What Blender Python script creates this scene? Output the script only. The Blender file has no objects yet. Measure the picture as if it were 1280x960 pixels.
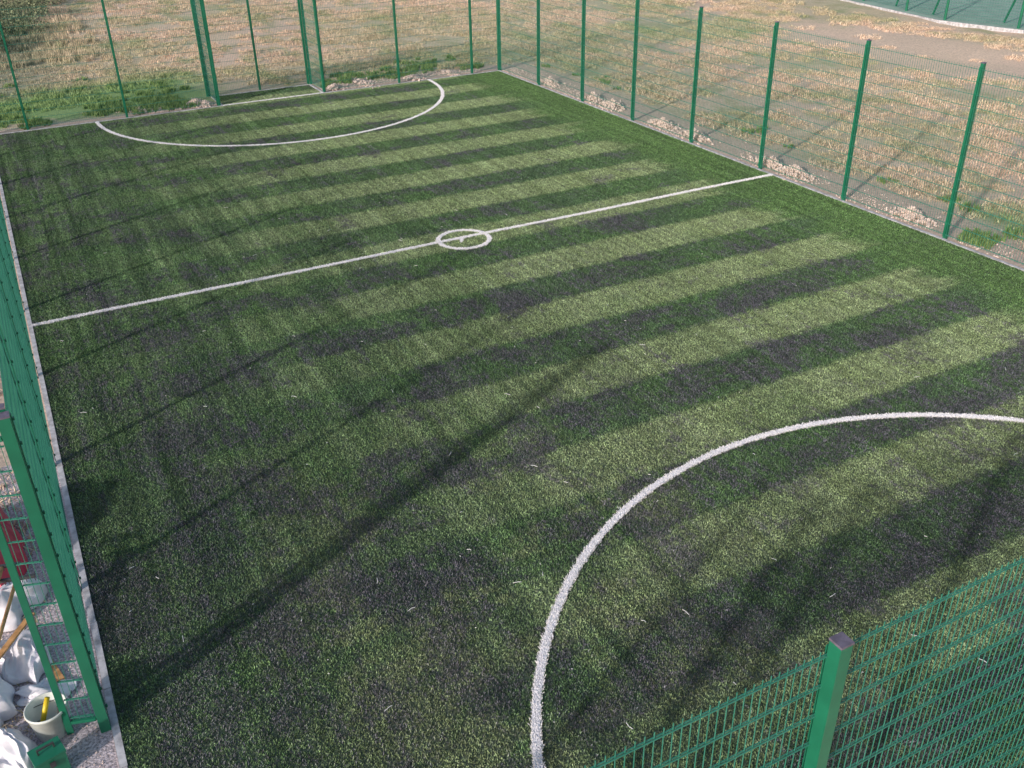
import bpy, math, random
import numpy as np
from mathutils import Vector, Matrix, noise
random.seed(7); rng=np.random.default_rng(7)
scene=bpy.context.scene
W=14.686; H=12.73; FH=3.0; S=2.466
UNIT_PER=1.85

# ------------------------------------------------------------------ helpers
def link(ob,parent=None):
    scene.collection.objects.link(ob)
    if parent: ob.parent=parent
    return ob
def empty(name):
    e=bpy.data.objects.new(name,None); scene.collection.objects.link(e); e.empty_display_size=.2; return e
class MB:
    def __init__(s): s.v=[]; s.f=[]; s.n=0
    def add(s,v,f):
        v=np.asarray(v,float); s.v.append(v); s.f+= [tuple(i+s.n for i in q) for q in f]; s.n+=len(v)
    def box(s,c,d,rot=0):
        x,y,z=[k/2 for k in d]
        v=np.array([(-x,-y,-z),(x,-y,-z),(x,y,-z),(-x,y,-z),(-x,-y,z),(x,-y,z),(x,y,z),(-x,y,z)])
        if rot:
            c_,s_=math.cos(rot),math.sin(rot); v=v@np.array([[c_,s_,0],[-s_,c_,0],[0,0,1]])
        s.add(v+np.array(c),[(0,3,2,1),(4,5,6,7),(0,1,5,4),(1,2,6,5),(2,3,7,6),(3,0,4,7)])
    def bar(s,a,b,w,n=4,w2=None):
        a=np.array(a,float); b=np.array(b,float); d=b-a; L=np.linalg.norm(d); d/=L
        u=np.cross(d,[0,0,1.]) if abs(d[2])<.9 else np.cross(d,[1.,0,0]); u/=np.linalg.norm(u); t=np.cross(d,u)
        w2=w if w2 is None else w2
        V=[]
        for p,r in ((a,w/2),(b,w2/2)):
            for i in range(n):
                q=2*math.pi*(i+.5)/n; V.append(p+r*1.2*(u*math.cos(q)+t*math.sin(q)))
        F=[(i,(i+1)%n,n+(i+1)%n,n+i) for i in range(n)]+[tuple(range(n))[::-1],tuple(range(n,2*n))]
        s.add(V,F)
    def obj(s,name,mat,parent=None,smooth=False):
        me=bpy.data.meshes.new(name); me.from_pydata(np.concatenate(s.v).tolist(),[],s.f); me.update()
        me.materials.append(mat)
        if smooth: me.polygons.foreach_set("use_smooth",[True]*len(me.polygons))
        return link(bpy.data.objects.new(name,me),parent)

class NT:
    def __init__(s,name,world=False):
        s.m=bpy.data.materials.new(name); s.m.use_nodes=True; s.t=s.m.node_tree; s.t.nodes.clear()
        s.out=s.n('ShaderNodeOutputMaterial')
    def n(s,t,**k):
        x=s.t.nodes.new(t)
        for a,b in k.items(): setattr(x,a,b)
        return x
    def set(s,sock,v):
        if isinstance(v,bpy.types.NodeSocket): s.t.links.new(v,sock)
        else:
            if hasattr(sock,'default_value'):
                try: sock.default_value=v
                except Exception: sock.default_value=(*v,1)
    def math(s,op,a,b=0.,c=0.,clamp=False):
        x=s.n('ShaderNodeMath',operation=op,use_clamp=clamp); s.set(x.inputs[0],a); s.set(x.inputs[1],b); s.set(x.inputs[2],c); return x.outputs[0]
    def mix(s,f,a,b,bt='MIX'):
        x=s.n('ShaderNodeMix',data_type='RGBA',blend_type=bt); s.set(x.inputs[0],f); s.set(x.inputs[6],a); s.set(x.inputs[7],b); return x.outputs[2]
    def pos(s):
        g=s.n('ShaderNodeNewGeometry'); return g.outputs['Position']
    def sep(s,v):
        x=s.n('ShaderNodeSeparateXYZ'); s.set(x.inputs[0],v); return x.outputs
    def noise(s,v,sc,det=4,rough=.6,scale3=None,dist=0,rz=0):
        if scale3:
            m=s.n('ShaderNodeMapping'); s.set(m.inputs[0],v); m.inputs['Scale'].default_value=scale3; 
            m.inputs['Rotation'].default_value=(0,0,rz)
            m.inputs['Location'].default_value=(random.random()*9,random.random()*9,0); v=m.outputs[0]
        x=s.n('ShaderNodeTexNoise'); s.set(x.inputs['Vector'],v); s.set(x.inputs['Scale'],sc); x.inputs['Detail'].default_value=det
        x.inputs['Roughness'].default_value=rough; x.inputs['Distortion'].default_value=dist; return x.outputs[0]
    def ss(s,v,a,b,o0=0.,o1=1.):
        x=s.n('ShaderNodeMapRange',interpolation_type='SMOOTHSTEP'); s.set(x.inputs[0],v)
        x.inputs[1].default_value=a; x.inputs[2].default_value=b; x.inputs[3].default_value=o0; x.inputs[4].default_value=o1; return x.outputs[0]
    def attr(s,name):
        x=s.n('ShaderNodeAttribute',attribute_name=name); return x.outputs['Fac']
    def scale(s,col,v):
        k=s.n('ShaderNodeVectorMath',operation='SCALE'); s.set(k.inputs[0],col); s.set(k.inputs['Scale'],v); return k.outputs[0]
    def bsdf(s,col,rough=.8,spec=.3,bump=None,bs=.3,metal=0,bd=.01):
        b=s.n('ShaderNodeBsdfPrincipled'); s.set(b.inputs['Base Color'],col); s.set(b.inputs['Roughness'],rough)
        b.inputs['Specular IOR Level'].default_value=spec; b.inputs['Metallic'].default_value=metal
        if bump is not None:
            k=s.n('ShaderNodeBump'); k.inputs['Strength'].default_value=bs; k.inputs['Distance'].default_value=bd; s.set(k.inputs['Height'],bump); s.t.links.new(k.outputs[0],b.inputs['Normal'])
        s.t.links.new(b.outputs[0],s.out.inputs[0]); return b

def simple(name,col,rough=.6,spec=.4,var=.25,sc=20,bs=.2):
    t=NT(name); p=t.n('ShaderNodeTexCoord').outputs['Object']; n=t.noise(p,sc,5)
    t.bsdf(t.scale(col,t.ss(n,.3,.7,1-var,1+var)),rough,spec,n,bs); return t.m

# ------------------------------------------------------------------ turf colours (pile + rubber infill, with left-fence shade painted in)
def turf_mat(name,blade):
    random.seed(21)
    t=NT(name); P=t.pos(); s=t.sep(P); x,y=s[0],s[1]
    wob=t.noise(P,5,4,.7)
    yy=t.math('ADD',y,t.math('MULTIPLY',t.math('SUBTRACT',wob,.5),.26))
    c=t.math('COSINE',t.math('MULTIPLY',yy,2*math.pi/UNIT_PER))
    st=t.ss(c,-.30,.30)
    big=t.noise(P,.45,3); shade_streak=t.noise(P,1.0,5,.65,(2.6,.22,1)); infill_shade_streak=t.noise(P,1.0,5,.7,(9.,.30,1))  # lengthwise streaks: fence-wire shade painted into the turf colour; also spread the infill
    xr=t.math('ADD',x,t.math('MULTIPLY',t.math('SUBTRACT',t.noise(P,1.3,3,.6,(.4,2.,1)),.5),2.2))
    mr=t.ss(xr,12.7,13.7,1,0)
    ml=t.ss(t.math('ADD',x,t.math('MULTIPLY',t.math('SUBTRACT',shade_streak,.5),8)),1.5,7.,.12,1)  # stripes muted at left, fence-mesh shade put into the colour
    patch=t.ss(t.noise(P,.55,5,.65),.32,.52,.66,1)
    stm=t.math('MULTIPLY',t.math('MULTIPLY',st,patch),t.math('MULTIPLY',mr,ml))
    stx=t.math('MULTIPLY',st,t.ss(x,1,4))
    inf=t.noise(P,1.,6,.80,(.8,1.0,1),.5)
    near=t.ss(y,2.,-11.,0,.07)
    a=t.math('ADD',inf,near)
    a=t.math('ADD',a,t.math('MULTIPLY',t.math('SUBTRACT',infill_shade_streak,.5),.50))
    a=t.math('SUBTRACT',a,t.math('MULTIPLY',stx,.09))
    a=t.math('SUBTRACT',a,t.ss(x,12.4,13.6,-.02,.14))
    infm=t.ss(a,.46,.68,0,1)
    fine=t.noise(P,45,3,.7)
    med=t.noise(P,13,4,.75)
    clod=t.noise(P,7,5,.8)
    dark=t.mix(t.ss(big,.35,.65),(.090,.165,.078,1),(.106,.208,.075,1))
    lstreak=t.math('MULTIPLY',t.ss(shade_streak,.46,.60,0,.9),t.ss(x,9,4))  # lighter gaps between the painted wire shade, fading out to the right
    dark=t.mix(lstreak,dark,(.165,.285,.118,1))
    light=t.mix(t.ss(shade_streak,.3,.7),(.255,.340,.160,1),(.325,.41,.225,1))
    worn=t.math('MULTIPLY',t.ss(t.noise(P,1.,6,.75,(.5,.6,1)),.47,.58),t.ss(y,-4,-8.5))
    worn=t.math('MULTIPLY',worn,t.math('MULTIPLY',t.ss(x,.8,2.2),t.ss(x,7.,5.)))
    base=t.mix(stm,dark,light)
    base=t.mix(t.math('MULTIPLY',worn,.75),base,(.28,.335,.175,1))
    base=t.mix(t.ss(xr,12.8,13.8,0,.75),base,(.125,.235,.075,1))
    if blade:
        r=t.attr('rnd')
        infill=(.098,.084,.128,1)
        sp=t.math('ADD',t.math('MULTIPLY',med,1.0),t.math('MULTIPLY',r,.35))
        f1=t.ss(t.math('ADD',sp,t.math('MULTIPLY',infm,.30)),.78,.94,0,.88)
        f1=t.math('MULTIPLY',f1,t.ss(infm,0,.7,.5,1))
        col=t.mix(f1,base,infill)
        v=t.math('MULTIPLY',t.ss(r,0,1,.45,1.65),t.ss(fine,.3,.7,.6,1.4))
        v=t.math('MULTIPLY',v,t.ss(infill_shade_streak,.3,.7,.70,1.30))  # streaky wire shade painted into pile brightness
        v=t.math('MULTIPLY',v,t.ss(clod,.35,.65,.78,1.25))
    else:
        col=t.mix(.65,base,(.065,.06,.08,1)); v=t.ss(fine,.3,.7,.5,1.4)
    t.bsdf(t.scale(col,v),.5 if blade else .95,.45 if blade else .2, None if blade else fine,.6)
    return t.m
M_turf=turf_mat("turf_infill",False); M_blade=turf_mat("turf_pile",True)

def ground_mat(name,blade):
    random.seed(5)
    t=NT(name); P=t.pos(); s=t.sep(P); x,y=s[0],s[1]
    n1=t.noise(P,.16,5,.6); n2=t.noise(P,.9,5,.65); n3=t.noise(P,14,4,.7); n4=t.noise(P,.5,4,.6,(1.6,.5,1))
    dry=t.mix(t.ss(n2,.35,.65),(.52,.43,.29,1),(.67,.56,.42,1))
    pink=(.74,.55,.44,1)
    c=t.mix(t.ss(n1,.42,.58,0,.85),dry,pink)
    g=t.ss(t.math('ADD',n4,t.math('MULTIPLY',t.math('SUBTRACT',n2,.5),.8)),.46,.70,0,.7)
    c=t.mix(g,c,(.33,.36,.19,1))
    def belt(v,a,b,c2,d): return t.math('MULTIPLY',t.ss(v,a,b),t.ss(v,c2,d,1,0))
    nx=t.math('ADD',x,t.math('MULTIPLY',t.math('SUBTRACT',n2,.5),3)); ny=t.math('ADD',y,t.math('MULTIPLY',t.math('SUBTRACT',n2,.5),5))
    b1=t.math('MULTIPLY',belt(ny,13.0,13.8,16.5,19.5),t.ss(nx,5.2,7,1,.25))
    b2=t.math('MULTIPLY',belt(nx,15.3,15.8,16.3,18.),t.ss(ny,-5,-2,1,.10))
    b2=t.math('MULTIPLY',b2,t.ss(ny,13,15,1,0))
    gg=t.math('MAXIMUM',b1,b2)
    c=t.mix(t.math('MULTIPLY',gg,.85),c,(.18,.33,.11,1))
    left=t.math('MULTIPLY',t.ss(nx,3.4,1.,0,.7),t.ss(ny,16,19)); c=t.mix(left,c,(.24,.26,.18,1))
    e1=t.math('MULTIPLY',t.ss(t.math('ADD',x,t.math('MULTIPLY',n2,1.6)),W+1.6,W+2.3,1,0),t.ss(y,H+.5,H+.8,1,0))
    e1=t.math('MULTIPLY',e1,t.ss(y,-7,-4))
    e2=t.math('MULTIPLY',t.ss(t.math('ADD',y,t.math('MULTIPLY',n2,.9)),H+1.25,H+1.6,1,0),t.ss(x,5.5,8.7,.25,1))
    e3=t.math('MULTIPLY',t.ss(x,W+1,W+2,1,0),1.)
    e=t.math('MAXIMUM',e1,t.math('MULTIPLY',e2,e3))
    c=t.mix(t.math('MULTIPLY',e,.85),c,(.60,.46,.39,1))
    dx=t.math('SUBTRACT',x,28.5); dy=t.math('SUBTRACT',y,8.)
    d=t.math('SQRT',t.math('ADD',t.math('MULTIPLY',dx,dx),t.math('MULTIPLY',t.math('MULTIPLY',dy,dy),.12)))
    d=t.math('ADD',d,t.math('MULTIPLY',t.math('SUBTRACT',n2,.5),3)); bp=t.ss(d,1.8,3.2,.85,0)
    c=t.mix(bp,c,(.76,.58,.46,1))
    if blade: v=t.ss(t.attr('rnd'),0,1,.7,1.3)
    else: v=t.ss(n3,.3,.7,.75,1.15)
    t.bsdf(t.scale(c,v),.9,.15,None if blade else n3,.6,bd=.03)
    return t.m
M_ground=ground_mat("dry_ground",False); M_hay=ground_mat("dry_grass_blades",True)

def fence_mat():
    t=NT("green_powder_coat"); P=t.pos(); n=t.noise(P,7,4); 
    c=t.mix(t.ss(n,.3,.7),(.025,.18,.13,1),(.045,.23,.17,1)); t.bsdf(c,.4,.5); return t.m
M_green=fence_mat()
M_post=simple("green_post_paint",(.013,.155,.09),.35,.5,.12,4,.05)
M_cap=simple("post_cap_plastic",(.14,.12,.17),.5)
M_conc=simple("concrete_edging",(.48,.47,.51),.9,.2,.3,9,.4)
M_white=simple("white_line_yarn",(.90,.88,.92),.7,.2,.06,60,.3)
M_stone=simple("rubble_stone",(.62,.50,.46),.9,.2,.5,3,.5)
M_grav=simple("gravel",(.48,.42,.46),.95,.2,.55,45,1.)

# ------------------------------------------------------------------ ground + pitch
def sheet(name,x0,x1,y0,y1,z,mat):
    m=MB(); m.add([(x0,y0,z),(x1,y0,z),(x1,y1,z),(x0,y1,z)],[(0,1,2,3)]); return m.obj(name,mat)
def gz(x,y):
    dd=max(-x-.8, x-W-.8, -y-H-2.4, y-H-2.4,0); k=min(1,dd/5)
    return -.006+k*(.10*noise.noise(Vector((x*.25,y*.25,0)))+.05*noise.noise(Vector((x*1.,y*1.,4)))-.03)
gm=MB(); xs=np.concatenate([np.linspace(-600,-30,8),np.linspace(-25,60,120),np.linspace(70,600,8)])
ys=np.concatenate([np.linspace(-600,-40,8),np.linspace(-35,60,130),np.linspace(75,600,8)])
V=[(xv,yv,gz(xv,yv)) for yv in ys for xv in xs]
nx_=len(xs); F=[(j*nx_+i,j*nx_+i+1,(j+1)*nx_+i+1,(j+1)*nx_+i) for j in range(len(ys)-1) for i in range(nx_-1)]
gm.add(V,F); gm.obj("ground",M_ground,smooth=True)

pm=MB(); G0,G1,GD=5.95,8.86,1.35
pm.add([(0,-H,0),(W,-H,0),(W,H,0),(0,H,0)],[(0,1,2,3)])
pm.add([(G0,H,0),(G1,H,0),(G1,H+GD,0),(G0,H+GD,0)],[(0,1,2,3)])
pm.add([(G0,-H-GD,0),(G1,-H-GD,0),(G1,-H,0),(G0,-H,0)],[(0,1,2,3)])
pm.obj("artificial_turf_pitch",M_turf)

def blades_mesh(name,n,size,h0,h1,w,lean,mat,clump=0):
    px=rng.uniform(-size/2,size/2,n); py=rng.uniform(-size/2,size/2,n)
    if clump:
        cx=rng.uniform(-size/2,size/2,clump); cy=rng.uniform(-size/2,size/2,clump); k=rng.integers(0,clump,n)
        px=cx[k]+rng.normal(0,size*.05,n); py=cy[k]+rng.normal(0,size*.05,n)
    a=rng.uniform(0,2*math.pi,n); h=rng.uniform(h0,h1,n); la=rng.uniform(0,2*math.pi,n); l=rng.uniform(.1,1,n)*lean*h
    ww=w*rng.uniform(.7,1.3,n)/2
    dx,dy=np.cos(a)*ww,np.sin(a)*ww
    z=np.zeros(n)
    v0=np.stack([px-dx,py-dy,z],1); v1=np.stack([px+dx,py+dy,z],1)
    mx,my=px+np.cos(la)*l*.35,py+np.sin(la)*l*.35
    v2=np.stack([mx+dx,my+dy,h*.6],1); v3=np.stack([mx-dx,my-dy,h*.6],1)
    v4=np.stack([px+np.cos(la)*l,py+np.sin(la)*l,h],1)
    V=np.stack([v0,v1,v2,v3,v4],1).reshape(-1,3)
    F=[]
    for i in range(n):
        o=i*5; F.append((o,o+1,o+2,o+3)); F.append((o+3,o+2,o+4))
    me=bpy.data.meshes.new(name); me.from_pydata(V.tolist(),[],F); me.update(); me.materials.append(mat)
    at=me.attributes.new('rnd','FLOAT','POINT'); at.data.foreach_set('value',np.repeat(rng.uniform(0,1,n),5).astype(np.float32))
    return bpy.data.objects.new(name,me)

def scatter(name,pts,rot,scl,sources):
    me=bpy.data.meshes.new(name); me.from_pydata([tuple(p) for p in pts],[],[]); me.update()
    N=len(pts)
    a=me.attributes.new('rot','FLOAT_VECTOR','POINT'); a.data.foreach_set('vector',np.asarray(rot,np.float32).reshape(-1))
    a=me.attributes.new('scl','FLOAT_VECTOR','POINT'); a.data.foreach_set('vector',np.asarray(scl,np.float32).reshape(-1))
    a=me.attributes.new('idx','INT','POINT'); a.data.foreach_set('value',rng.integers(0,len(sources),N).astype(np.int32))
    ob=link(bpy.data.objects.new(name,me))
    col=bpy.data.collections.new(name+"_parts")
    for s in sources: col.objects.link(s)
    g=bpy.data.node_groups.new(name,'GeometryNodeTree')
    g.interface.new_socket('Geometry',in_out='INPUT',socket_type='NodeSocketGeometry'); g.interface.new_socket('Geometry',in_out='OUTPUT',socket_type='NodeSocketGeometry')
    i=g.nodes.new('NodeGroupInput'); o=g.nodes.new('NodeGroupOutput'); inst=g.nodes.new('GeometryNodeInstanceOnPoints'); ci=g.nodes.new('GeometryNodeCollectionInfo')
    ci.inputs['Collection'].default_value=col; ci.inputs['Separate Children'].default_value=True; ci.inputs['Reset Children'].default_value=True
    def na(nm,ty):
        q=g.nodes.new('GeometryNodeInputNamedAttribute'); q.data_type=ty; q.inputs['Name'].default_value=nm; return q.outputs['Attribute']
    L=g.links.new
    L(i.outputs[0],inst.inputs['Points']); L(ci.outputs[0],inst.inputs['Instance']); inst.inputs['Pick Instance'].default_value=True
    L(na('idx','INT'),inst.inputs['Instance Index'])
    L(na('rot','FLOAT_VECTOR'),inst.inputs['Rotation']); L(na('scl','FLOAT_VECTOR'),inst.inputs['Scale']); L(inst.outputs[0],o.inputs[0])
    m=ob.modifiers.new('scatter','NODES'); m.node_group=g
    return ob

# turf pile
nx=59; cell=W/nx; ny=102; celly=2*H/ny
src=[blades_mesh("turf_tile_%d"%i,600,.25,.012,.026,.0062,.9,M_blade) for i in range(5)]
pts=[((i+.5)*cell,-H+(j+.5)*celly,.001) for i in range(nx) for j in range(ny)]
rot=[(0,0,random.randint(0,3)*math.pi/2) for _ in pts]
for gy in (H,-H-GD):
    for i in range(11):
        for j in range(5): pts.append((G0+.145+i*.262,gy+.13+j*.27,.001)); rot.append((0,0,random.randint(0,3)*math.pi/2))
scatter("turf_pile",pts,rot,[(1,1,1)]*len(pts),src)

# ------------------------------------------------------------------ lines
def line_obj(name,path,width=.082,closed=False,dens=2300):
    path=np.array(path,float); m=MB(); V=[];n=len(path)
    tang=np.gradient(path,axis=0); 
    if closed: tang=np.roll(path,-1,0)-np.roll(path,1,0)
    tang/=np.linalg.norm(tang,axis=1)[:,None]; nor=np.stack([-tang[:,1],tang[:,0]],1)
    for k in range(n):
        for sgn in (-1,1):
            w=width*.85/2*(1+.12*(random.random()-.5)); q=path[k]+sgn*nor[k]*w; V.append((q[0],q[1],.018))
    F=[(2*k,2*k+1,2*((k+1)%n)+1,2*((k+1)%n)) for k in range(n if closed else n-1)]
    m.add(V,F)
    seg=np.linalg.norm(np.diff(path,axis=0),axis=1); L=seg.sum(); cum=np.concatenate([[0],np.cumsum(seg)])
    N=int(L*dens*width/.075); sarr=rng.uniform(0,L,N); cx=np.interp(sarr,cum,path[:,0]); cy=np.interp(sarr,cum,path[:,1])
    nx_=np.interp(sarr,cum,nor[:,0]); ny_=np.interp(sarr,cum,nor[:,1]); 
    edge=np.array([noise.noise(Vector((float(a)*14,float(b)*14,0))) for a,b in zip(cx,cy)])*.014
    o=rng.uniform(-1,1,N)*(width/2+edge); cx+=nx_*o; cy+=ny_*o
    a=rng.uniform(0,6.283,N); h=rng.uniform(.020,.031,N); la=rng.uniform(0,6.283,N); l=h*rng.uniform(.2,1.,N); w=.0035
    V=np.stack([np.stack([cx-np.cos(a)*w,cy-np.sin(a)*w,0*cx],1),np.stack([cx+np.cos(a)*w,cy+np.sin(a)*w,0*cx],1),
       np.stack([cx+np.cos(a)*w*.7+np.cos(la)*l,cy+np.sin(a)*w*.7+np.sin(la)*l,h],1),np.stack([cx-np.cos(a)*w*.7+np.cos(la)*l,cy-np.sin(a)*w*.7+np.sin(la)*l,h],1)],1).reshape(-1,3)
    m.add(V,[(4*i,4*i+1,4*i+2,4*i+3) for i in range(N)])
    return m.obj(name,M_white)
line_obj("halfway_line",[(x,-.02+.012*math.sin(x*1.1)) for x in np.linspace(.0,W,160)])
cx0,cy0,cr=7.29,-.10,.47
line_obj("centre_circle",[(cx0+cr*math.cos(a),cy0+cr*math.sin(a)*1.0) for a in np.linspace(0,2*math.pi,64)],.075)
line_obj("centre_spot",[(cx0-.10,cy0-.10),(cx0-.03,cy0+.02),(cx0+.04,cy0+.09)],.05)
gx,Rr=7.40,4.84
line_obj("goal_area_line",[(gx+Rr*math.cos(a),H-Rr*math.sin(a)) for a in np.linspace(0.0,math.pi,150)])
line_obj("goal_area_line",[(gx-.16+Rr*math.cos(a),-H+Rr*math.sin(a)) for a in np.linspace(0.0,math.pi,150)])
line_obj("goal_line",[(x,H+.05) for x in np.linspace(G0,G1,30)],.07)
line_obj("goal_line",[(x,-H-.05) for x in np.linspace(G0,G1,30)],.07)

# ------------------------------------------------------------------ kerbs
def kerb(name,a,b,w=.055,top=.022):
    m=MB(); a=np.array(a,float); b=np.array(b,float); L=np.linalg.norm(b-a); n=max(1,round(L/.915)); d=(b-a)/n
    ang=math.atan2(d[1],d[0]); l=np.linalg.norm(d)
    for k in range(n):
        c=a+d*(k+.5); m.box((c[0]+random.uniform(-.003,.003),c[1]+random.uniform(-.003,.003),top/2-.05+random.uniform(-.003,.003)),(l-.006,w,top+.1),ang)
    return m
kw=.055
def addk(mbs,name="concrete_edging"):
    m=MB()
    for q in mbs: m.add(np.concatenate(q.v),q.f)
    return m.obj(name,M_conc)
e=kw/2+.003
addk([kerb('',(-e,-H-.06),(-e,H+.06),.06)])
addk([kerb('',(W+e,-H-.06),(W+e,H+.06),.06)])
for sg in (1,-1):
    y0=sg*(H+e); yb=sg*(H+GD+e)
    addk([kerb('',(0,y0),(G0-.06,y0)),kerb('',(G1+.06,y0),(W,y0)),kerb('',(G0-e,y0),(G0-e,yb)),kerb('',(G1+e,y0),(G1+e,yb)),kerb('',(G0,yb),(G1,yb))])

# ------------------------------------------------------------------ fences
def mesh_panel(mb,a,b,z0=.06,z1=FH-.02,vs=.05,hs=.2):
    a=np.array(a,float); b=np.array(b,float); d=b-a; L=np.linalg.norm(d); d/=L; nrm=np.array([-d[1],d[0]])
    n=int(L/vs); off=(L-n*vs)/2
    for i in range(n+1):
        p=a+d*(off+i*vs); mb.bar((p[0],p[1],z0),(p[0],p[1],z1+.012),.0048)
    nh=int((z1-z0)/hs)
    for j in range(nh+1):
        z=z0+.03+j*hs*(z1-z0-.06)/(nh*hs)
        for sg in (-1,1):
            o=nrm*.006*sg; mb.bar((a[0]+o[0],a[1]+o[1],z),(b[0]+o[0],b[1]+o[1],z),.0065)
def post(mb,cap,x,y,out,w=.06,dp=.06,h=FH+.05):
    ang=math.atan2(out[1],out[0])
    mb.box((x+out[0]*dp/2,y+out[1]*dp/2,h/2-.15),(dp,w,h+.3),ang)
    mb.box((x-out[0]*.022,y-out[1]*.022,h/2),(.006,.045,h-.12),ang)
    for z in np.arange(.15,h-.05,.2): mb.box((x-out[0]*.031,y-out[1]*.031,z),(.014,.02,.02),ang)
    cap.box((x+out[0]*dp/2,y+out[1]*dp/2,h+.008),(dp+.006,w+.006,.014),ang)
def fence(pts_posts,out,name="mesh_fence",w=.06,dp=.06):
    root=empty(name); mp=MB(); cp=MB(); mm=MB()
    for k,(x,y) in enumerate(pts_posts): post(mp,cp,x,y,out,w,dp)
    for a,b in zip(pts_posts[:-1],pts_posts[1:]):
        a=np.array(a);b=np.array(b); d=(b-a)/np.linalg.norm(b-a); mesh_panel(mm,a+d*.012,b-d*.012)
    mm.obj("wire_mesh",M_green,root); mp.obj("posts",M_post,root); cp.obj("post_caps",M_cap,root)
    return root
FX=W+.08; FY=H+.11
ry=[H+.07-k*S for k in range(0,11)]
fence([(FX,H+.11)]+[(FX,y) for y in ry[1:]]+[(FX,-H-.11)],(1,0))
ly=[-8.55]+[-6.75+k*S for k in range(0,8)]
fence([(-.08,y) for y in ly]+[(-.08,H+.11)],(-1,0))
fence([(-.08,-H-.11),(-.08,-12.15)],(-1,0))
fence([(-.08,FY+.01),(.88,FY+.01),(3.36,FY+.01),(5.86,FY+.01)],(0,1))
fence([(8.94,FY+.01),(11.33,FY+.01),(13.81,FY+.01),(FX,FY+.01)],(0,1))
fence([(5.86,FY+.09),(5.86,FY+GD+.05)],(-1,0)); fence([(8.94,FY+.09),(8.94,FY+GD+.05)],(1,0))
fence([(5.90,FY+GD+.08),(7.40,FY+GD+.08),(8.90,FY+GD+.08)],(0,1))
fence([(-.08,-FY-.01),(.78,-FY-.01),(3.24,-FY-.01),(5.76,-FY-.01)],(0,-1),w=.075,dp=.075)
fence([(8.94,-FY-.01),(11.33,-FY-.01),(13.81,-FY-.01),(FX,-FY-.01)],(0,-1))
fence([(5.76,-FY-.09),(5.76,-FY-GD-.05)],(-1,0)); fence([(8.94,-FY-.09),(8.94,-FY-GD-.05)],(1,0))
fence([(5.80,-FY-GD-.08),(7.35,-FY-GD-.08),(8.90,-FY-GD-.08)],(0,-1))
# gate jamb: post plus a narrow meshed return
root=empty("fence_gate_frame"); g=MB(); c=MB(); mm=MB()
g.box((-.10,-8.645,1.5),(.08,.08,3.06)); c.box((-.10,-8.645,3.037),(.086,.086,.012))
g.box((-.36,-8.56,1.47),(.05,.05,2.9)); c.box((-.36,-8.56,2.927),(.056,.056,.012))
for z in (.13,2.86): g.bar((-.145,-8.63,z),(-.33,-8.57,z),.035)
mesh_panel(mm,(-.15,-8.63),(-.33,-8.57),.15,2.83)
g.obj("frame",M_post,root); c.obj("post_caps",M_cap,root); mm.obj("wire_mesh",M_green,root)

# ------------------------------------------------------------------ outside vegetation
hay=[blades_mesh("hay_tile_%d"%i,240,.62,.02,.085,.013,1.8,M_hay,50) for i in range(5)]
pts=[];rot=[];sc=[]
for i in range(int(60/.55)):
    for j in range(int(60/.55)):
        x=-14+i*.55+random.uniform(-.25,.25); y=-8+j*.55+random.uniform(-.25,.25)
        inside = -.5<x<W+1.0+.5*(y>-5) and y<H+.9
        if inside or (5.3<x<9.5 and y<H+2.0): continue
        if x>32.8 and y>2: continue
        if x<-1 and y<12: continue
        if x>W and y<-8.: continue
        d2=((x-28.5)**2+.12*(y-8)**2)**.5
        if d2<2.4 and random.random()<.9: continue
        if noise.noise(Vector((x*.3,y*.3,9)))>.2 and random.random()<.7: continue
        pts.append((x,y,gz(x,y)-.005)); rot.append((0,0,random.uniform(0,6.28))); k=random.uniform(.6,1.4); 
        tall=random.uniform(.7,1.2)
        if x<4 and y>22: tall=3.0
        elif y>H and y<18.5 and x<6: tall=1.5
        sc.append((k,k,k*tall))
scatter("dry_grass",pts,rot,sc,hay)

weed_m=NT("weed_leaf"); r=weed_m.attr('rnd'); cc=weed_m.mix(r,(.12,.23,.065,1),(.28,.37,.15,1)); weed_m.bsdf(cc,.7,.3)
weeds=[blades_mesh("weed_%d"%i,120,.35,.05,.19,.018,.9,weed_m.m,8) for i in range(4)]
pts=[];rot=[];sc=[]
for _ in range(650):
    r_=random.random()
    if r_<.45: x=random.uniform(0,5.6); y=H+.35+abs(random.gauss(0,2.0))
    elif r_<.70: x=random.uniform(9.2,14.5); y=H+.8+abs(random.gauss(0,1.2))
    elif r_<.76: x=W+1.6+abs(random.gauss(0,.6)); y=random.uniform(-9,13)
    else: x=W+.35+abs(random.gauss(0,.5)); y=random.uniform(-9,-4.6)
    if noise.noise(Vector((x*.8,y*.8,2)))<-.05: continue
    pts.append((x,y,-.01)); rot.append((0,0,random.uniform(0,6.28))); k=random.uniform(.4,.95); sc.append((k,k,k))
scatter("weeds",pts,rot,sc,weeds)

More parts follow.
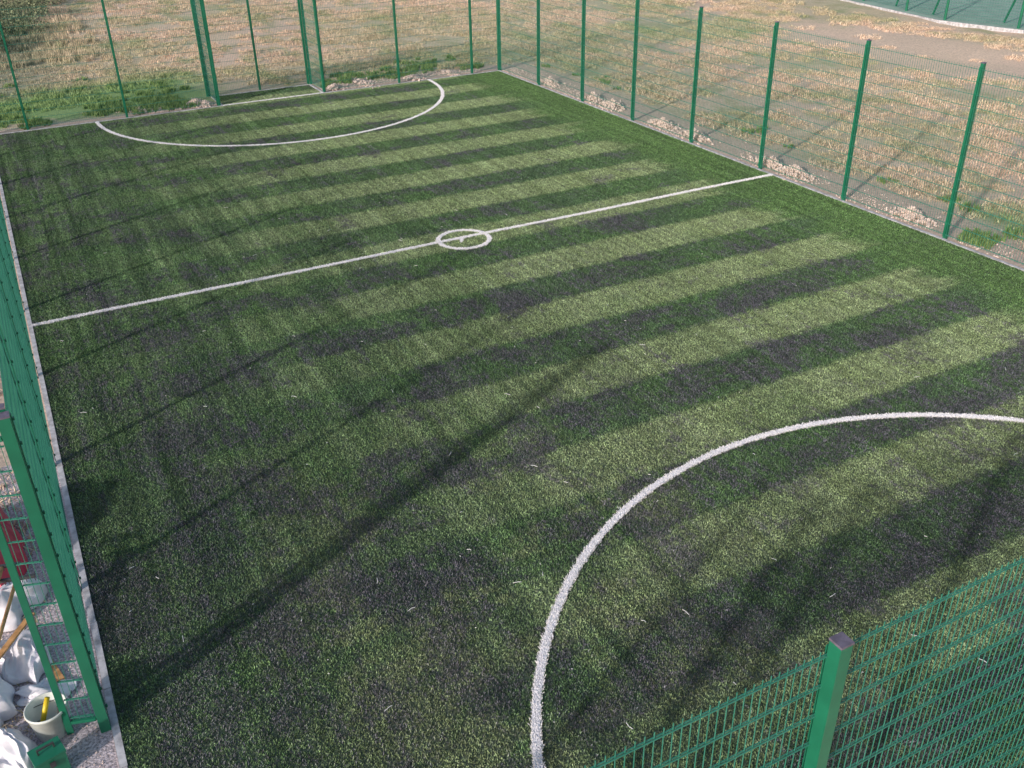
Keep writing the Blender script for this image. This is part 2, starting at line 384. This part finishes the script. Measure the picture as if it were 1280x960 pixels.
# rubble
def stone(name,r=.5):
    import bmesh
    bm=bmesh.new(); bmesh.ops.create_icosphere(bm,subdivisions=2,radius=r); o=random.random()*50
    for v in bm.verts:
        n=noise.noise(v.co*2.4+Vector((o,0,0))); v.co*=1+.55*n; v.co.z*=.65
    me=bpy.data.meshes.new(name); bm.to_mesh(me); bm.free(); me.materials.append(M_stone); return bpy.data.objects.new(name,me)
stones=[stone("stone_%d"%i) for i in range(6)]
pts=[];rot=[];sc=[]
def st(x,y,z,s): pts.append((x,y,z)); rot.append([random.uniform(0,6.28) for _ in range(3)]); sc.append((s,s,s))
for _ in range(5200):
    if random.random()<.65: x=W+.15+abs(random.gauss(0,.40)); y=random.uniform(-12,13)
    else: x=random.choice([random.uniform(9,15),random.uniform(9,15),random.uniform(3,5.9)]); y=H+.22+abs(random.gauss(0,.4))
    if noise.noise(Vector((x*.5,y*.9,12)))<-.12: continue
    st(x,y,0,random.uniform(.012,.045))
heaps=[(W+.48,y,.42,.20) for y in (10.3,7.9,6.9,4.6,3.3,.55,-.2,-3.35)]+[(W+.5,-6.3,.3,.07),(5.35,H+.75,.35,.15),(5.55,H+.5,.3,.1),(9.4,H+.55,.35,.10),(10.4,H+.7,.5,.07),(12.,H+.5,.5,.08),(13.2,H+.6,.4,.08)]
for hx,hy,hr,hh in heaps:
    for _ in range(320):
        a=random.uniform(0,6.28); q=abs(random.gauss(0,.5)); st(hx+math.cos(a)*q*hr*.6,hy+math.sin(a)*q*hr*1.3,max(0,hh*(1-q)*random.random()),random.uniform(.03,.10))
scatter("rubble",pts,rot,sc,stones)
sheet("gravel_path",-3.2,-.062,-13.5,-4.0,.002,M_grav)
pts=[];rot=[];sc=[]
for _ in range(2500): st(random.uniform(-1.4,-.13),random.uniform(-9.6,-6),.002,random.uniform(.006,.02))
scatter("gravel_stones",pts,rot,sc,[o.copy() for o in stones])

m=MB()
for _ in range(170):
    x=random.uniform(.2,12) if random.random()<.5 else random.uniform(.2,8); y=random.uniform(-12,4); a=random.uniform(0,6.28); l=random.choice([.006,.01,.015,.02,.03,.05]); z=.027
    b=a+random.uniform(-.6,.6); p1=(x+math.cos(a)*l,y+math.sin(a)*l,z+.004)
    m.bar((x,y,z),p1,.0045); m.bar(p1,(p1[0]+math.cos(b)*l*.7,p1[1]+math.sin(b)*l*.7,z),.0045)
m.obj("yarn_offcuts",M_white)

# ------------------------------------------------------------------ things lying by the gate
def crumple(name,c,size,hgt,mat,seed=0,rotz=0,n=70,fr=1.):
    V=[];F=[]
    for j in range(n+1):
        for i in range(n+1):
            u,v=i/n*2-1,j/n*2-1
            edge=1+.40*noise.noise(Vector((math.cos(math.atan2(v,u))*1.9,math.sin(math.atan2(v,u))*1.9,seed)))
            px=u*math.sqrt(1-v*v/2)*edge; py=v*math.sqrt(1-u*u/2)*edge
            ax=math.cos(seed*2.); ay=math.sin(seed*2.)
            q=Vector(((u*ax+v*ay)*1.7*fr+seed,(v*ax-u*ay)*.75*fr,seed*.7))
            dome=max(0,1-(u*u*(1-v*v/2)+v*v*(1-u*u/2)))**.45
            fold=1-2.2*abs(noise.noise(q+Vector((.6*noise.noise(q*1.5),0,0))))
            fold2=1-2.0*abs(noise.noise(q*2.0+Vector((5,.5*noise.noise(q),2))))
            h=dome*(.34+.42*noise.noise(q*.7)+.22*fold+.12*fold2)
            V.append((px*size[0]+.05*noise.noise(q*1.4),py*size[1]+.05*noise.noise(q*1.4+Vector((9,0,0))),max(.004,h*hgt)))
    for j in range(n):
        for i in range(n):
            a=j*(n+1)+i; F.append((a,a+1,a+n+2,a+n+1))
    m=MB(); m.add(V,F); o=m.obj(name,mat,None,True); o.location=c; o.rotation_euler[2]=rotz; return o
M_sack=simple("white_sack_plastic",(.74,.72,.79),.4,.5,.10,6,.3)
M_red=simple("red_tarpaulin",(.60,.04,.09),.45,.5,.2,5,.3)
M_wood=simple("wooden_handle",(.56,.30,.13),.6,.3,.3,12,.2)
M_yel=simple("yellow_plastic",(.70,.50,.02),.4,.5,.1)
M_buck=simple("bucket_plastic",(.66,.69,.68),.4,.5,.12,8)
M_dark=simple("dark_steel",(.05,.05,.055),.4,.5)
crumple("rubble_sack",(-.66,-7.50,.01),(.26,.34,.2),.40,M_sack,1.3,.3)
crumple("rubble_sack",(-1.02,-7.95,.01),(.34,.30,.22),.46,M_sack,5.1,1.)
crumple("rubble_sack",(-.76,-6.70,.01),(.28,.38,.22),.44,M_sack,9.4,2.)
crumple("rubble_sack",(-.84,-8.60,.01),(.22,.26,.16),.30,M_sack,14.2,.5)
crumple("plastic_sheet",(-.50,-8.02,.01),(.16,.22,.16),.12,M_sack,17.2,.9,60,1.3)
crumple("red_tarpaulin",(-.84,-5.85,.01),(.34,.72,.45),.74,M_red,22.6,.1)
m=MB(); m.box((-.45,-7.62,.02),(.07,.62,.022),.25); m.box((-.66,-7.42,.24),(.05,.6,.02),-.6); m.obj("timber_offcuts",M_wood)
def handle(name,a,b):
    root=empty(name); m=MB(); m.bar(a,b,.028,10); m.obj("shaft",M_wood,root,True)
    h=MB(); a=np.array(a);b=np.array(b); d=(b-a)/np.linalg.norm(b-a); 
    hd=b+d*.02; u=np.cross(d,[0,0,1]); u/=np.linalg.norm(u)
    h.bar(hd-u*.16,hd+u*.16,.035,4)
    for k in range(9):
        q=hd+u*(-.15+k*.0375); h.bar(q,q+np.array([0,0,-.06])+d*.01,.008,4)
    h.obj("rake_head",M_dark,root)
handle("garden_rake",(-.98,-8.45,.36),(-.56,-6.85,.42)); handle("garden_rake",(-1.05,-8.2,.38),(-.66,-6.65,.46))
def lathe(prof,n=32):
    m=MB(); V=[(r*math.cos(2*math.pi*i/n),r*math.sin(2*math.pi*i/n),z) for r,z in prof for i in range(n)]
    F=[(k*n+i,k*n+(i+1)%n,(k+1)*n+(i+1)%n,(k+1)*n+i) for k in range(len(prof)-1) for i in range(n)]
    m.add(V,F); return m
root=empty("bucket"); root.location=(-.48,-8.47,.004)
lathe([(.001,.0),(.12,.0),(.125,.005),(.155,.26),(.163,.262),(.163,.285),(.155,.287),(.150,.28),(.118,.012),(.001,.012)]).obj("pail",M_buck,root,True)
m=MB(); 
fb=lambda a:(.165*math.cos(a),.108*math.sin(a)+.02,.27-.06*math.sin(a))
for k in range(14): m.bar(fb(math.pi*k/14),fb(math.pi*(k+1)/14),.005)
m.obj("bail",M_dark,root)
m=MB(); m.bar((-.05,-.02,.16),(.03,.05,.33),.035,10); m.bar((-.09,-.05,.10),(-.05,-.02,.16),.02,8); m.obj("trowel_handle",M_yel,root,True)
m=MB(); m.add([(-.10,-.03,.03),(-.03,-.08,.05),(-.05,-.02,.18),(-.09,.0,.17)],[(0,1,2,3)]); m.bar((.05,-.06,.03),(.10,-.10,.34),.02,8); m.obj("trowel_blade",M_dark,root)
root=empty("green_steel_box"); root.location=(-.52,-8.90,.004); root.rotation_euler[2]=.25
m=MB(); m.box((0,0,.11),(.22,.17,.22)); m.box((0,0,.233),(.235,.185,.02)); m.obj("body",M_post,root)
m=MB(); m.bar((-.06,0,.245),(-.06,0,.29),.014); m.bar((.06,0,.245),(.06,0,.29),.014); m.bar((-.065,0,.29),(.065,0,.29),.016); m.box((.0,-.095,.17),(.04,.012,.05)); m.obj("handle",M_dark,root)

# ------------------------------------------------------------------ brambles
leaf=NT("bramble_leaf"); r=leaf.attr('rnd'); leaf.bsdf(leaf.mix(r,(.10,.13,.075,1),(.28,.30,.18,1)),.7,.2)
def bush(x,y,rad,h):
    n=int(1500*rad)
    cl=[(random.gauss(0,rad*.5),random.gauss(0,rad*.5),random.uniform(.15,.9)*h,random.uniform(.25,.5)*rad) for _ in range(14)]
    V=[];F=[];R=[]
    for i in range(n):
        c=random.choice(cl); d=Vector((random.gauss(0,1),random.gauss(0,1),random.gauss(0,.8))).normalized()*c[3]*random.uniform(.5,1.1)
        p=Vector((c[0],c[1],max(.05,c[2])))+d; p.z=max(p.z,.03)
        u=Vector((random.gauss(0,1),random.gauss(0,1),random.gauss(0,.6))).normalized(); w=u.orthogonal().normalized(); s=random.uniform(.03,.07)
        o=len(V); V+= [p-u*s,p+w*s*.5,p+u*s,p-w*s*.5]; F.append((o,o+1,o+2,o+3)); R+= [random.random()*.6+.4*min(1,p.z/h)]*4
    m=MB(); m.add(V,F)
    for k in range(12):
        a=random.uniform(0,6.28); m.bar((0,0,0),(math.cos(a)*rad*.8,math.sin(a)*rad*.8,h*random.uniform(.4,.95)),.012); R+=[.1]*8
    o=m.obj("bramble_bush",leaf.m); o.location=(x,y,0)
    at=o.data.attributes.new('rnd','FLOAT','POINT'); at.data.foreach_set('value',R)
for (x,y,r_,h) in [(.6,26,1.0,.9),(1.5,29,1.2,1.1),(.6,32,1.5,1.3),(2.4,33.5,1.2,1.0),(2.8,38,1.6,1.5),(1.2,41,2,1.7),(5.,41,1.3,1.0),(-1.5,29,1.6,1.3),(-1,36,2,1.6),(-2,24,1.2,.9)]: bush(x,y,r_,h)

# ------------------------------------------------------------------ second court at the upper right
M_court=simple("court_surface",(.30,.42,.36),.9,.2,.12,1.2,.1)
poly=[(36.5,24),(34.7,18),(33.5,11.6),(34.2,8.4),(35.6,4.0),(38,-1),(66,6),(62,32)]
m=MB(); m.add([(x,y,.05) for x,y in poly]+[(x,y,-.1) for x,y in poly],[tuple(range(8))]+[(i,(i+1)%8,8+(i+1)%8,8+i) for i in range(8)]); m.obj("sports_court",M_court)
edge=[(34.7,18),(33.5,11.6),(34.2,8.4),(35.6,4.0)]
addk([kerb('',(a[0]-.05,a[1]),(b[0]-.05,b[1]),.07,.06) for a,b in zip(edge[:-1],edge[1:])])
root=empty("court_fence"); mp=MB(); mm=MB()
fp=[(37.2,23),(36.1,20),(35.0,17),(34.3,14),(33.75,11.6),(34.35,8.8),(35.2,6.2),(36.1,3.8),(37.2,1.2)]
for (x,y) in fp:
    mp.bar((x,y,.0),(x,y,2.8),.09,8); mp.bar((x,y,2.2),(x+.5,y+1.0,.1),.07,8)
for a,b in zip(fp[:-1],fp[1:]):
    mp.bar((*a,2.78),(*b,2.78),.04); mesh_panel(mm,a,b,.1,2.75,.10,.1)
mp.obj("posts",M_post,root); mm.obj("wire_mesh",M_green,root)

# ------------------------------------------------------------------ light
SUN_AZ=(0.895,0.446); EL=math.radians(20.5)
d=Vector((SUN_AZ[0]*math.cos(EL),SUN_AZ[1]*math.cos(EL),-math.sin(EL)))
sl=bpy.data.lights.new("sun",'SUN'); sl.energy=3.5; sl.angle=math.radians(1.7); sl.color=(1,.92,.85)
so=link(bpy.data.objects.new("sun",sl)); so.rotation_euler=d.to_track_quat('-Z','Y').to_euler()
w=bpy.data.worlds.new("World"); scene.world=w; w.use_nodes=True; nt=w.node_tree
sky=nt.nodes.new('ShaderNodeTexSky'); sky.sky_type='NISHITA'; sky.sun_disc=False; sky.sun_elevation=EL
sky.sun_rotation=math.atan2(-SUN_AZ[0],-SUN_AZ[1]); sky.air_density=1.3; sky.dust_density=2.0
bg=nt.nodes['Background']; bg.inputs[1].default_value=.15; nt.links.new(sky.outputs[0],bg.inputs[0])

# ------------------------------------------------------------------ camera
C=Vector((0.4029,-15.0438,6.3078)); yaw,pit,rol=0.4825,0.5182,-0.0187
f=Vector((math.sin(yaw)*math.cos(pit),math.cos(yaw)*math.cos(pit),-math.sin(pit))); r=Vector((math.cos(yaw),-math.sin(yaw),0)); u=r.cross(f)
r2=r*math.cos(rol)+u*math.sin(rol); u2=-r*math.sin(rol)+u*math.cos(rol)
cam=bpy.data.cameras.new("camera"); cam.sensor_width=36; cam.lens=1184.62*36/1280; cam.clip_end=2000; cam.clip_start=.05
co=link(bpy.data.objects.new("camera",cam)); M=Matrix((r2,u2,-f)).transposed().to_4x4(); M.translation=C; co.matrix_world=M
scene.camera=co
scene.view_settings.view_transform='Standard'; scene.view_settings.look='None'; scene.view_settings.exposure=0
